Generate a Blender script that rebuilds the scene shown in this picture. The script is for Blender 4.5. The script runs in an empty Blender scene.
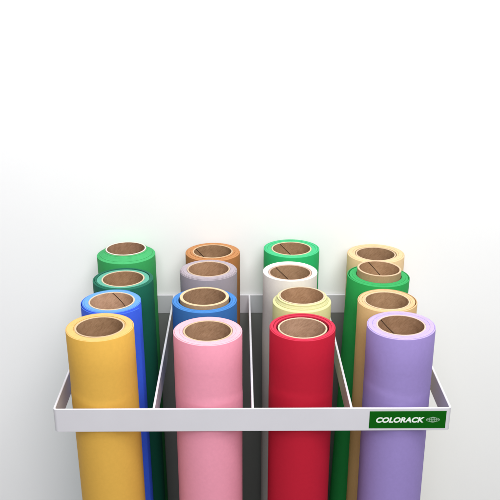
import bpy, bmesh, math, random
from mathutils import Matrix, Vector
random.seed(7)
S = bpy.context.scene
C = S.collection

# ------------------------------------------------------------------ camera
PITCH, YAW, ROLL = 0.403945, 0.013138, 0.002508
cp, sp, cy, sy = math.cos(PITCH), math.sin(PITCH), math.cos(YAW), math.sin(YAW)
fw = Vector((sy * cp, cy * cp, -sp))
rt = Vector((cy, -sy, 0.0))
up = rt.cross(fw)
cr, sr = math.cos(ROLL), math.sin(ROLL)
rt, up = cr * rt + sr * up, -sr * rt + cr * up
cam = bpy.data.objects.new("camera", bpy.data.cameras.new("camera"))
C.objects.link(cam)
m = Matrix((rt, up, -fw)).transposed().to_4x4()
m.translation = Vector((-0.01499, -0.84978, 0.50040))
cam.matrix_world = m
cam.data.sensor_width = 36.0
cam.data.lens = 36.0 * 843.957 / 500.0
cam.data.shift_x = 0.0005
cam.data.shift_y = 0.1
cam.data.clip_start = 0.01
cam.data.clip_end = 50
S.camera = cam

# ------------------------------------------------------------------ world, lamps, exposure
W = bpy.data.worlds.new("World")
S.world = W
W.use_nodes = True
W.node_tree.nodes["Background"].inputs[0].default_value = (0.96, 0.98, 1.0, 1)
W.node_tree.nodes["Background"].inputs[1].default_value = 0.30

def area(name, loc, target, sx, sy_, power, col):
    l = bpy.data.lights.new(name, 'AREA')
    l.shape = 'RECTANGLE'; l.size = sx; l.size_y = sy_; l.energy = power; l.color = col
    o = bpy.data.objects.new(name, l); C.objects.link(o)
    o.location = loc
    o.rotation_euler = (Vector(target) - Vector(loc)).to_track_quat('-Z', 'Y').to_euler()
    return o

area("overhead_lamp", (0.16, 0.02, 1.70), (0.0, 0.20, 0.0), 1.0, 0.5, 20.5, (1.0, 1.0, 1.0))
area("front_lamp", (0.16, -1.70, 1.30), (0.0, 0.30, 0.0), 1.3, 1.1, 32.0, (1.0, 1.0, 1.0))
area("softbox_lamp", (0.40, -0.80, 1.60), (0.0, 0.20, 0.0), 1.0, 0.6, 14.0, (1.0, 0.995, 0.985))
S.view_settings.view_transform = 'Standard'
S.view_settings.look = 'None'
S.view_settings.exposure = 0.0
S.view_settings.gamma = 1.0

# ------------------------------------------------------------------ helpers
def s2l(c):
    return tuple(((v / 255.0) / 12.92 if v / 255.0 <= 0.04045 else (((v / 255.0) + 0.055) / 1.055) ** 2.4) for v in c)

class G:
    """small node graph helper"""
    def __init__(self, name, rough=0.5, spec=0.5):
        self.m = bpy.data.materials.new(name); self.m.use_nodes = True
        self.t = self.m.node_tree; self.b = self.t.nodes["Principled BSDF"]
        self.b.inputs["Roughness"].default_value = rough
        self.b.inputs["Specular IOR Level"].default_value = spec
    def n(self, typ, **kw):
        x = self.t.nodes.new(typ)
        for k, v in kw.items(): setattr(x, k, v)
        return x
    def l(self, a, b): self.t.links.new(a, b)
    def math(self, op, a, b=None, clamp=False):
        x = self.n("ShaderNodeMath", operation=op); x.use_clamp = clamp
        for i, v in enumerate((a, b)):
            if v is None: continue
            if isinstance(v, (int, float)): x.inputs[i].default_value = v
            else: self.l(v, x.inputs[i])
        return x.outputs[0]
    def coords(self):
        return self.n("ShaderNodeTexCoord").outputs["Object"]
    def noise(self, vec, scale, detail=3.0, rough=0.55, stretch=None):
        if stretch:
            mp = self.n("ShaderNodeMapping"); mp.inputs["Scale"].default_value = stretch
            self.l(vec, mp.inputs["Vector"]); vec = mp.outputs[0]
        x = self.n("ShaderNodeTexNoise")
        x.inputs["Scale"].default_value = scale; x.inputs["Detail"].default_value = detail
        x.inputs["Roughness"].default_value = rough
        self.l(vec, x.inputs["Vector"])
        return x.outputs["Fac"]
    def ramp(self, fac, stops):
        r = self.n("ShaderNodeValToRGB")
        e = r.color_ramp.elements
        while len(e) < len(stops): e.new(0.5)
        for q, (p, c) in zip(e, stops):
            q.position = p; q.color = (*c, 1)
        self.l(fac, r.inputs[0])
        return r.outputs[0]
    def bump(self, h, strength, dist):
        x = self.n("ShaderNodeBump")
        x.inputs["Strength"].default_value = strength; x.inputs["Distance"].default_value = dist
        self.l(h, x.inputs["Height"]); self.l(x.outputs[0], self.b.inputs["Normal"])
    def col(self, c): self.l(c, self.b.inputs["Base Color"])

def shade(c, k): return tuple(min(1.0, v * k) for v in c)

def paper_face(name, c):
    """matte seamless paper: faint mottling, soft dents along the roll"""
    g = G(name, 0.66, 0.16)
    v = g.coords()
    mott = g.noise(v, 260, 4)
    big = g.noise(v, 7, 2, 0.5, (1, 1, 0.55))
    mix = g.math('ADD', g.math('MULTIPLY', mott, 0.45), g.math('MULTIPLY', big, 0.55))
    g.col(g.ramp(mix, [(0.28, shade(c, 0.93)), (0.72, shade(c, 1.06))]))
    dents = g.noise(v, 22, 2, 0.5, (1, 1, 0.5))
    fine = g.noise(v, 900, 2)
    h = g.math('ADD', g.math('MULTIPLY', dents, 1.0), g.math('MULTIPLY', fine, 0.007))
    g.bump(h, 0.55, 0.0022)
    return g.m

def paper_edge(name, c):
    """cut end of the winding: hundreds of thin rings"""
    g = G(name, 0.85, 0.1)
    v = g.coords()
    s = g.n("ShaderNodeSeparateXYZ"); g.l(v, s.inputs[0])
    r = g.math('SQRT', g.math('ADD', g.math('POWER', s.outputs[0], 2.0), g.math('POWER', s.outputs[1], 2.0)))
    ang = g.math('ARCTAN2', s.outputs[1], s.outputs[0])
    drift = g.math('MULTIPLY', g.noise(v, 38, 2), 0.0016)
    rr = g.math('ADD', g.math('ADD', r, g.math('MULTIPLY', ang, 0.00009)), drift)
    cmb = g.n("ShaderNodeCombineXYZ"); g.l(rr, cmb.inputs[0])
    rings = g.noise(cmb.outputs[0], 1700, 5, 0.75)
    blot = g.noise(v, 120, 3)
    mix = g.math('ADD', g.math('MULTIPLY', rings, 0.72), g.math('MULTIPLY', blot, 0.28))
    g.col(g.ramp(mix, [(0.33, shade(c, 0.70)), (0.48, c), (0.7, shade(c, 1.12))]))
    g.bump(rings, 0.5, 0.0006)
    return g.m

def cardboard(name, c, amount=0.30):
    g = G(name, 0.85, 0.15)
    v = g.coords()
    fib = g.noise(v, 260, 4, 0.65, (1, 1, 0.45))
    spk = g.noise(v, 900, 2, 0.6)
    mix = g.math('ADD', g.math('MULTIPLY', fib, 0.6), g.math('MULTIPLY', spk, 0.4))
    g.col(g.ramp(mix, [(0.3, shade(c, 1 - amount)), (0.7, shade(c, 1 + amount * 0.7))]))
    g.bump(fib, 0.4, 0.0005)
    return g.m

def powder(name, c, rough=0.42):
    g = G(name, rough, 0.4)
    v = g.coords()
    f = g.noise(v, 1400, 2)
    big = g.noise(v, 14, 3)
    g.col(g.ramp(big, [(0.3, shade(c, 0.975)), (0.7, shade(c, 1.02))]))
    g.bump(f, 0.12, 0.0004)
    return g.m

def link_mesh(name, bm, mats, parent=None, sharp=35):
    me = bpy.data.meshes.new(name)
    bm.normal_update(); bm.to_mesh(me); bm.free()
    for p in me.polygons: p.use_smooth = True
    me.set_sharp_from_angle(angle=math.radians(sharp))
    for x in (mats if isinstance(mats, (list, tuple)) else [mats]): me.materials.append(x)
    o = bpy.data.objects.new(name, me); C.objects.link(o)
    if parent: o.parent = parent
    return o

def lathe(bm, prof, n=144, cx=0.0, cy_=0.0, wob=None):
    """prof: list of (r, z, material index of the band that starts here); closed loop"""
    rings = []
    for (r, z, _) in prof:
        ring = []
        for i in range(n):
            a = 2 * math.pi * i / n
            rr = r + (wob(a, z) if wob else 0.0)
            ring.append(bm.verts.new((cx + rr * math.cos(a), cy_ + rr * math.sin(a), z)))
        rings.append(ring)
    for k in range(len(prof)):
        A, B = rings[k], rings[(k + 1) % len(prof)]
        for i in range(n):
            j = (i + 1) % n
            f = bm.faces.new((A[i], A[j], B[j], B[i]))
            f.material_index = prof[k][2]

def box(bm, x0, x1, y0, y1, z0, z1):
    v = [bm.verts.new((x, y, z)) for z in (z0, z1) for y in (y0, y1) for x in (x0, x1)]
    for f in ((0, 2, 3, 1), (4, 5, 7, 6), (0, 1, 5, 4), (2, 6, 7, 3), (0, 4, 6, 2), (1, 3, 7, 5)):
        bm.faces.new([v[i] for i in f])

# ------------------------------------------------------------------ setting: wall and floor
DEPTH = 0.3428
FLOOR = -1.25
wall_y = DEPTH + 0.0015
g = G("painted_wall", 0.8, 0.2)
v = g.coords()
g.col(g.ramp(g.noise(v, 6, 4), [(0.3, (0.905, 0.905, 0.905)), (0.7, (0.915, 0.915, 0.915))]))
g.bump(g.noise(v, 420, 3), 0.05, 0.0008)
bm = bmesh.new(); box(bm, -3, 3, wall_y, wall_y + 0.12, FLOOR, 2.2)
wall = link_mesh("wall", bm, g.m)
wall["kind"] = "structure"; wall["label"] = "plain white painted wall behind the rack"
g = G("floor_paint", 0.6, 0.3)
v = g.coords()
g.col(g.ramp(g.noise(v, 5, 5), [(0.3, (0.36, 0.36, 0.36)), (0.7, (0.42, 0.42, 0.42))]))
bm = bmesh.new(); box(bm, -3, 3, -3, wall_y + 0.12, FLOOR - 0.1, FLOOR)
floor = link_mesh("floor", bm, g.m)
floor["kind"] = "structure"; floor["label"] = "grey floor the rolls stand on"

# ------------------------------------------------------------------ rack
RW, RH, TH = 0.46, 0.0303, 0.0026
white = powder("white_powder_coat", (0.635, 0.622, 0.662))
rack = bpy.data.objects.new("storage_rack", None); C.objects.link(rack)
rack["label"] = "white metal wall rack with three dividers and a green label, holding all the rolls"
rack["category"] = "rack"

def rounded_loop(x0, x1, y0, y1, r, n=8):
    pts = []
    for (px, py, a0) in ((x1 - r, y1 - r, 0), (x0 + r, y1 - r, 90), (x0 + r, y0 + r, 180), (x1 - r, y0 + r, 270)):
        for i in range(n + 1):
            a = math.radians(a0 + 90 * i / n)
            pts.append((px + r * math.cos(a), py + r * math.sin(a)))
    return pts
bm = bmesh.new()
bv = 0.0005
FX = RW / 2 + 0.0016
out = rounded_loop(-FX, FX, 0, DEPTH, 0.0046)
mid_o = rounded_loop(-FX + bv, FX - bv, bv, DEPTH - bv, 0.0041)
mid_i = rounded_loop(-FX + TH - bv, FX - TH + bv, TH - bv, DEPTH - TH + bv, 0.0025)
inn = rounded_loop(-FX + TH, FX - TH, TH, DEPTH - TH, 0.0020)
loops = []
for pts, z in ((out, -RH + bv), (out, -bv), (mid_o, 0), (mid_i, 0), (inn, -bv), (inn, -RH + bv), (mid_i, -RH), (mid_o, -RH)):
    loops.append([bm.verts.new((x, y, z)) for x, y in pts])
for k in range(8):
    A, B = loops[k], loops[(k + 1) % 8]
    for i in range(len(A)):
        j = (i + 1) % len(A)
        bm.faces.new((A[i], A[j], B[j], B[i]))
link_mesh("frame", bm, white, rack)
for i in (1, 2, 3):
    x = -RW / 2 + RW * i / 4
    bm = bmesh.new()
    box(bm, x - TH / 2, x + TH / 2, TH + 0.0001, DEPTH - TH - 0.0001, -RH + 0.0003, -0.0003)
    bmesh.ops.bevel(bm, geom=bm.edges[:], offset=0.0005, segments=2, affect='EDGES')
    link_mesh("divider", bm, white, rack)

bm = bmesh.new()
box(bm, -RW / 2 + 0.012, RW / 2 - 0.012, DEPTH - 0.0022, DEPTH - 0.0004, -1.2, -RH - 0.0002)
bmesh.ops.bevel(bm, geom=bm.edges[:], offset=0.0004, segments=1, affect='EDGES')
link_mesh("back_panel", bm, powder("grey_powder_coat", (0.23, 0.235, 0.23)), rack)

# label with lettering and emblem
LX0, LX1, LZ0, LZ1 = 0.1362, 0.2258, -0.0268, -0.0040
g = G("label_green", 0.6, 0.12)
g.col(g.ramp(g.noise(g.coords(), 60, 3), [(0.3, (0.001, 0.092, 0.002)), (0.7, (0.001, 0.102, 0.0025))]))
bm = bmesh.new(); box(bm, LX0, LX1, -0.0006, 0.0003, LZ0, LZ1)
bmesh.ops.bevel(bm, geom=bm.edges[:], offset=0.00015, segments=1, affect='EDGES')
label = link_mesh("label", bm, g.m, rack)
ink = powder("label_ink", (0.80, 0.86, 0.80), 0.5)
cu = bpy.data.curves.new("lettering", 'FONT')
cu.body = "COLORACK"; cu.shear = 0.22; cu.offset = 0.038; cu.extrude = 0.012; cu.size = 1.0
tmp = bpy.data.objects.new("tmp", cu)
C.objects.link(tmp)
dg = bpy.context.evaluated_depsgraph_get(); dg.update()
me = bpy.data.meshes.new_from_object(tmp.evaluated_get(dg)); me.name = "lettering"
bpy.data.objects.remove(tmp)
xs = [q.co.x for q in me.vertices]; ys = [q.co.y for q in me.vertices]
tx0, tx1, tz0, tz1 = 0.1440, 0.2005, -0.0190, -0.0118
for q in me.vertices:
    x = tx0 + (q.co.x - min(xs)) / (max(xs) - min(xs)) * (tx1 - tx0)
    z = tz0 + (q.co.y - min(ys)) / (max(ys) - min(ys)) * (tz1 - tz0)
    q.co = (x, -0.00075 - (q.co.z) * 0.012, z)
me.materials.clear(); me.materials.append(ink)
let = bpy.data.objects.new("lettering", me); C.objects.link(let); let.parent = label

def ring(bm, cx, cz, rx, rz, t, yd, n=48):
    """flat raised elliptical line"""
    A = []
    for i in range(n):
        a = 2 * math.pi * i / n
        for (k, y) in ((1, -0.0007), (1, -0.0007 - yd), (-1, -0.0007 - yd), (-1, -0.0007)):
            A.append(bm.verts.new((cx + (rx + k * t) * math.cos(a), y, cz + (rz + k * t) * math.sin(a))))
    for i in range(n):
        j = (i + 1) % n
        for k in range(4):
            bm.faces.new((A[i * 4 + k], A[j * 4 + k], A[j * 4 + (k + 1) % 4], A[i * 4 + (k + 1) % 4]))
bm = bmesh.new()
ex, ez = 0.2105, -0.01530
ring(bm, ex, ez, 0.0078, 0.0027, 0.00028, 0.00010)
ring(bm, ex, ez, 0.0044, 0.0034, 0.00030, 0.00014)
ring(bm, ex, ez, 0.0019, 0.0034, 0.00024, 0.00018)
box(bm, ex - 0.0078, ex + 0.0078, -0.00092, -0.0007, ez - 0.00022, ez + 0.00022)
box(bm, ex - 0.00025, ex + 0.00025, -0.00096, -0.0007, ez - 0.0034, ez + 0.0034)
link_mesh("globe_emblem", bm, powder("emblem_ink", (0.28, 0.42, 0.30), 0.5), label)

# ------------------------------------------------------------------ rolls
RC = 0.0269
def tube_inside(k):
    """spiral-wound kraft paper: fibres and ply edges run round the tube at 45 degrees"""
    g = G("cardboard_inside", 0.85, 0.12)
    off = g.n("ShaderNodeVectorMath", operation='ADD'); off.inputs[1].default_value = [random.uniform(-4, 4) for _ in range(3)]
    v = g.coords()
    q = g.n("ShaderNodeSeparateXYZ"); g.l(v, q.inputs[0])
    g.l(v, off.inputs[0]); v = off.outputs[0]
    arc = g.math('MULTIPLY', g.math('ARCTAN2', q.outputs[1], q.outputs[0]), RC)
    along = g.math('ADD', arc, g.math('MULTIPLY', q.outputs[2], 1.0))
    across = g.math('SUBTRACT', q.outputs[2], arc)
    cmb = g.n("ShaderNodeCombineXYZ")
    g.l(g.math('MULTIPLY', along, 1.0), cmb.inputs[0]); g.l(g.math('MULTIPLY', across, 0.22), cmb.inputs[1])
    sh = g.n("ShaderNodeVectorMath", operation='ADD'); g.l(cmb.outputs[0], sh.inputs[0]); sh.inputs[1].default_value = (random.uniform(-3, 3), random.uniform(-3, 3), 0)
    fib = g.noise(sh.outputs[0], 420, 5, 0.7)
    blot = g.noise(v, 90, 4, 0.6)
    mix = g.math('ADD', g.math('MULTIPLY', fib, 0.6), g.math('MULTIPLY', blot, 0.4))
    g.col(g.ramp(mix, [(p, tuple(a * b for a, b in zip(c, k))) for p, c in ((0.32, (0.29, 0.162, 0.087)), (0.5, (0.42, 0.250, 0.143)), (0.68, (0.52, 0.32, 0.195)))]))
    g.bump(fib, 0.5, 0.0006)
    return g.m
M_OUT = cardboard("cardboard_outside", (0.40, 0.26, 0.145), 0.15)
M_SEAM = cardboard("dark_seam", (0.035, 0.022, 0.015), 0.1)  # dark brown of the spiral seam line inside the tube
RIMS = {}
def rim_mat(c):
    if c not in RIMS: RIMS[c] = cardboard("core_rim", c, 0.12)
    return RIMS[c]
CREAM = (0.52, 0.385, 0.24)
PALE = (0.54, 0.44, 0.31)

def rounded_shell(bm, r0, r1, z0, z1, zb, e, cx=0, cy_=0, wob=None, face=0, edge=1):
    """a wound layer between r0 and r1: top height z0 at r0 and z1 at r1"""
    e = min(e, (r1 - r0) * 0.3); ei = min(e, 0.00025)
    levels = [zb + (z1 - e - zb) * t for t in (0, 0.3, 0.6, 0.8)] + [1.10, 1.15, 1.18] + [1.20 + 0.002 * i for i in range(41)] + [1.29, z1 - e]
    prof = [(r1, z, face) for z in levels]
    prof += [(r1 - e * 0.3, z1 - e * 0.3, edge)]
    nseg = 6
    for i in range(nseg + 1):
        t = i / nseg
        ra = r1 - e + (r0 + ei - (r1 - e)) * t
        za = z1 + (z0 - z1) * t
        prof.append((ra, za, edge))
    prof += [(r0, z0 - ei, edge), (r0, z0 - 0.004, face), (r0, zb, face)]
    lathe(bm, prof, 144, cx, cy_, wob)

def loose_sheet(bm, R, gap, a0, a1, zt, zb, th=0.00045, drop=0.0):
    """outermost turn that has come loose: winds out from R at angle a0 to R+gap at a1"""
    n = 72; cols = []
    for i in range(n + 1):
        t = i / n; a = math.radians(a0 + (a1 - a0) * t)
        r = R + 0.0001 + gap * t * t
        z = zt - drop * t
        cols.append([bm.verts.new((q * math.cos(a), q * math.sin(a), zz)) for q, zz in ((r, zb), (r, z), (r + th, z), (r + th, zb))])
    for i in range(n):
        for k in range(4):
            f = bm.faces.new((cols[i][k], cols[i + 1][k], cols[i + 1][(k + 1) % 4], cols[i][(k + 1) % 4]))
            f.material_index = 1 if k == 1 else 0
    bm.faces.new(cols[0]); bm.faces.new(cols[n][::-1])

def roll(label, colour, X, Y, ZT, R, layers, edge=None, rim=CREAM, core_out=0.0290, core_dz=0.0, seam=None, sheet=None, lean=(0, 0), shade_swell=None, tone=None):
    """layers: (r_in, r_out, dz_in, dz_out, eccentric angle in degrees, eccentric shift)"""
    root = bpy.data.objects.new("backdrop_roll", None); C.objects.link(root)
    root.location = (X, Y, FLOOR)
    root.rotation_euler = (math.radians(lean[0]), math.radians(lean[1]), 0)
    # keep the top where it belongs when the roll leans about its foot
    H = ZT - FLOOR
    off = root.rotation_euler.to_matrix() @ Vector((0, 0, H))
    root.location = (X - off.x, Y - off.y, FLOOR)
    root["label"] = label; root["category"] = "backdrop roll"
    root["group"] = "backdrop rolls standing in the rack"
    face = paper_face("paper_face", colour)
    ed = paper_edge("paper_edge", edge or shade(colour, 1.25))
    bm = bmesh.new()
    p1, p2, p3 = [random.uniform(0, 6.28) for _ in range(3)]
    def wob(a, z):
        t = z * 9.0
        w = 0.00022 * math.sin(2 * a + p1 + t * 0.3) + 0.00014 * math.sin(3 * a + p2 - t * 0.5) + 0.00012 * math.sin(t + p3)
        if shade_swell is not None:                         # swell shaped to catch light above the front bar and shade below
            q = min(1.0, max(0.0, (shade_swell + 0.004 * math.sin(a * 2 + p2) - FLOOR - z) / 0.012))
            q2 = min(1.0, max(0.0, (z + FLOOR + 0.047) / 0.014))
            q = q * q2 * q2 * (3 - 2 * q2)
            w += 0.0007 * q * q * (3 - 2 * q) * max(0.0, math.cos(a + math.pi / 2 + 0.5 * math.sin(p1))) ** 0.7
        return w
    for (r0, r1, d0, d1, ang, sh, *ei) in layers:
        a = math.radians(ang)
        rounded_shell(bm, r0, r1, H + d0, H + d1, 0.002, 0.0008 if r1 == layers[-1][1] else 0.0002, sh * math.cos(a), sh * math.sin(a), wob, 0, ei[0] if ei else 1)
    if sheet:
        gap, a0, a1, dz, drop = sheet
        loose_sheet(bm, R + 0.0004, gap, a0, a1, H + dz, 0.002, drop=drop)
    link_mesh("paper", bm, [face, ed], root)
    bm = bmesh.new()
    e = 0.0004
    t = H + core_dz
    prof = [(core_out, 0.0, 2), (core_out, t - 0.05, 2), (core_out, t - e, 1), (core_out - e, t, 1), (RC + e, t, 1), (RC, t - e, 0),
            (RC, t - 0.03, 0), (RC, t - 0.1, 0), (RC, t - 0.4, 0), (RC, 0.0, 2)]
    lathe(bm, prof, 128)
    d = random.uniform(0.76, 1.0)
    core = link_mesh("core_tube", bm, [tube_inside(tone or (d, d * random.uniform(0.97, 1.03), d * random.uniform(0.92, 1.06))), rim_mat(rim), M_OUT], root)
    if seam is not None:
        bm = bmesh.new(); w = 0.0011; n = 60; prev = None
        for i in range(n + 1):
            d = 0.0008 + 0.14 * i / n
            a = math.radians(seam) - 35.0 * d
            q = [bm.verts.new((rr * math.cos(a + s), rr * math.sin(a + s), t - d)) for rr, s in
                 ((RC + 0.0001, -w / RC / 2), (RC - 0.0002, -w / RC / 2), (RC - 0.0002, w / RC / 2), (RC + 0.0001, w / RC / 2))]
            if prev:
                for k in range(4):
                    bm.faces.new((prev[k], prev[(k + 1) % 4], q[(k + 1) % 4], q[k]))
            else: bm.faces.new(q)
            prev = q
        bm.faces.new(prev[::-1])
        link_mesh("seam", bm, M_SEAM, core)
    return root

K = 0.0292   # where the winding starts, just outside the tube
mm = 0.001
Y1, Y2, Y3, Y4 = 0.0448, 0.1273, 0.2121, 0.2969

# column at the left
roll("yellow paper backdrop roll in front at the left end of the rack", (0.69, 0.395, 0.072), -0.1782, Y1, 0.0848, 0.0398,
     [(K, 0.0303, -0.4*mm, -0.3*mm, 0, 0), (0.0305, 0.0382, 0.3*mm, 0.1*mm, 0, 0), (0.0383, 0.0396, 0, -0.3*mm, 60, 0.1*mm)], edge=(0.60, 0.39, 0.14), rim=CREAM, shade_swell=0.013, lean=(0, -0.5))
roll("bright blue paper roll with a loose flap, directly behind the yellow roll", (0.050, 0.130, 0.80), -0.1757, Y2, 0.0824, 0.0372,
     [(K, 0.0345, -0.4*mm, 0.1*mm, 0, 0), (0.0346, 0.0362, 0, -0.2*mm, 200, 0.1*mm), (0.03635, 0.0371, -0.5*mm, -0.8*mm, 180, 0.15*mm)], edge=(0.12, 0.29, 0.66), rim=PALE, lean=(0, -0.5), seam=97, tone=(1.18, 1.24, 1.42),
     sheet=(2.3*mm, -300, -28, -0.6*mm, 2.2*mm))
roll("dark teal green paper roll between the bright blue roll and the mid green roll", (0.010, 0.115, 0.070), -0.1723, Y3, 0.0788, 0.0410,
     [(K, 0.0355, -0.3*mm, -0.6*mm, 0, 0), (0.0359, 0.0385, 0.5*mm, 0.4*mm, 0, 0.2*mm, 0), (0.0386, 0.0409, 0.3*mm, -0.4*mm, 180, 0.1*mm, 0)], edge=(0.10, 0.34, 0.25), rim=PALE, lean=(0, -0.4))
roll("mid green paper roll with a raised cone end, against the wall at the left", (0.035, 0.30, 0.085), -0.1782, Y4, 0.0917, 0.0419,
     [(K, 0.0310, -0.8*mm, -1.6*mm, 0, 0), (0.03102, 0.0378, -2.0*mm, -6.6*mm, 0, 0), (0.03785, 0.0418, -7.0*mm, -8.6*mm, 40, 0.1*mm)], edge=(0.06, 0.37, 0.13), rim=(0.66, 0.63, 0.54), lean=(0, -0.4))

# second column
roll("pink paper backdrop roll in front, second from the left", (0.78, 0.30, 0.40), -0.0522, Y1, 0.0792, 0.0403,
     [(K, 0.0330, 0, 0.2*mm, 0, 0), (0.0331, 0.0385, 0.2*mm, 0.3*mm, 0, 0), (0.0386, 0.0402, 0.1*mm, -0.3*mm, 0, 0)], edge=(0.64, 0.37, 0.43), rim=CREAM, shade_swell=0.009)
roll("blue paper roll with its tan tube standing proud, directly behind the pink roll", (0.028, 0.118, 0.33), -0.0592, Y2, 0.0881, 0.0405,
     [(0.0326, 0.0352, -4.6*mm, -4.7*mm, 0, 0.0), (0.0353, 0.0386, -4.8*mm, -4.9*mm, 0, 0), (0.0387, 0.0404, -5.0*mm, -5.3*mm, 0, 0)], edge=(0.055, 0.19, 0.48), rim=(0.60, 0.44, 0.27), core_out=0.0309)
roll("lavender grey paper roll between the tan-tubed blue roll and the brown roll", (0.27, 0.24, 0.265), -0.0566, Y3, 0.0924, 0.0385,
     [(K, 0.0345, -0.2*mm, -0.3*mm, 0, 0), (0.0346, 0.0366, -0.5*mm, -0.6*mm, 0, 0), (0.0367, 0.0376, -1.0*mm, -1.2*mm, 80, 0.1*mm), (0.0377, 0.0384, -1.8*mm, -2.2*mm, 90, 0.1*mm)], edge=(0.36, 0.31, 0.345), rim=(0.50, 0.38, 0.28))
roll("copper brown paper roll against the wall, behind the grey roll", (0.36, 0.145, 0.048), -0.0535, Y4, 0.0871, 0.0395,
     [(K, 0.0322, -0.2*mm, -0.1*mm, 0, 0), (0.0324, 0.0370, -0.5*mm, -0.5*mm, 0, 0), (0.0371, 0.0394, -0.6*mm, -1.2*mm, 0, 0)], edge=(0.44, 0.20, 0.08), rim=(0.55, 0.38, 0.23), seam=156)

# third column
roll("crimson red paper backdrop roll in front, third from the left", (0.46, 0.010, 0.030), 0.0586, Y1, 0.0827, 0.0388,
     [(0.0312, 0.0338, 0.9*mm, 1.2*mm, 0, 0.2*mm), (0.0341, 0.0372, 2.0*mm, 1.8*mm, 0, 0), (0.0373, 0.0387, 1.6*mm, 1.1*mm, 0, 0)], edge=(0.52, 0.032, 0.066), rim=PALE, shade_swell=0.015, tone=(1.10, 1.16, 1.34))
roll("pale lime yellow paper roll with a raised cone end, directly behind the red roll", (0.58, 0.57, 0.26), 0.0635, Y2, 0.0892, 0.0371,
     [(K, 0.0312, -0.4*mm, -1.2*mm, 0, 0), (0.03125, 0.0333, -2.8*mm, -5.4*mm, 0, 0), (0.03335, 0.0370, -6.4*mm, -7.8*mm, 0, 0)], edge=(0.56, 0.55, 0.28), rim=PALE)
roll("white paper roll with its tube sunk inside, between the lime yellow and emerald rolls", (0.66, 0.61, 0.56), 0.0533, Y3, 0.0872, 0.0368,
     [(0.0296, 0.0328, 0.3*mm, 1.6*mm, 0, 0), (0.0329, 0.0353, 2.0*mm, 2.0*mm, 0, 0), (0.0354, 0.0367, 1.9*mm, 1.4*mm, 0, 0)], edge=(0.76, 0.72, 0.67), rim=(0.52, 0.36, 0.28), seam=134)
roll("emerald green paper roll against the wall, behind the white roll", (0.018, 0.37, 0.110), 0.0600, Y4, 0.0911, 0.0401,
     [(K, 0.0345, -0.2*mm, -0.3*mm, 0, 0), (0.0346, 0.0378, 0.2*mm, 0.4*mm, 0, 0), (0.0380, 0.0400, 0.5*mm, 0, 0, 0.1*mm)], edge=(0.06, 0.44, 0.19), rim=(0.58, 0.48, 0.32), seam=128)

# column at the right
roll("lilac purple paper backdrop roll in front, behind the green label", (0.30, 0.228, 0.52), 0.1740, Y1, 0.0859, 0.0402,
     [(K, 0.0335, -0.2*mm, 0.0, 0, 0), (0.0336, 0.0385, 0.2*mm, 0.2*mm, 0, 0), (0.03865, 0.0401, 0, -0.5*mm, 70, 0.2*mm)], edge=(0.42, 0.33, 0.64), rim=(0.55, 0.42, 0.36), seam=143, shade_swell=0.018, lean=(0, -0.3))
roll("sandy tan paper roll directly behind the lilac roll", (0.62, 0.41, 0.185), 0.1712, Y2, 0.0818, 0.0376,
     [(K, 0.0316, -0.3*mm, -0.3*mm, 0, 0), (0.0318, 0.0352, 0, 0.1*mm, 180, 0.2*mm), (0.03615, 0.0375, 0.2*mm, -0.2*mm, 30, 0.4*mm)], edge=(0.62, 0.41, 0.22), rim=(0.56, 0.42, 0.27))
roll("grass green paper roll with a tall bare tube sticking out, right side of the rack", (0.022, 0.31, 0.070), 0.1738, Y3, 0.0932, 0.0423,
     [(0.0304, 0.0360, -9.8*mm, -10.4*mm, 0, 0), (0.0361, 0.0395, -10.6*mm, -10.9*mm, 0, 0), (0.0405, 0.0419, -10.4*mm, -10.8*mm, 150, 0.5*mm)], edge=(0.04, 0.33, 0.10), rim=(0.56, 0.40, 0.26), core_out=0.0296, seam=116, lean=(0, 1.5))
roll("pale peach paper roll against the wall, at the right end of the rack", (0.74, 0.53, 0.29), 0.1821, Y4, 0.0826, 0.0409,
     [(0.0296, 0.0325, 0.3*mm, 0.9*mm, 0, 0), (0.0326, 0.0385, 1.2*mm, 1.2*mm, 0, 0), (0.0386, 0.0408, 1.0*mm, 0.4*mm, 0, 0)], edge=(0.66, 0.46, 0.26), rim=(0.56, 0.42, 0.28))
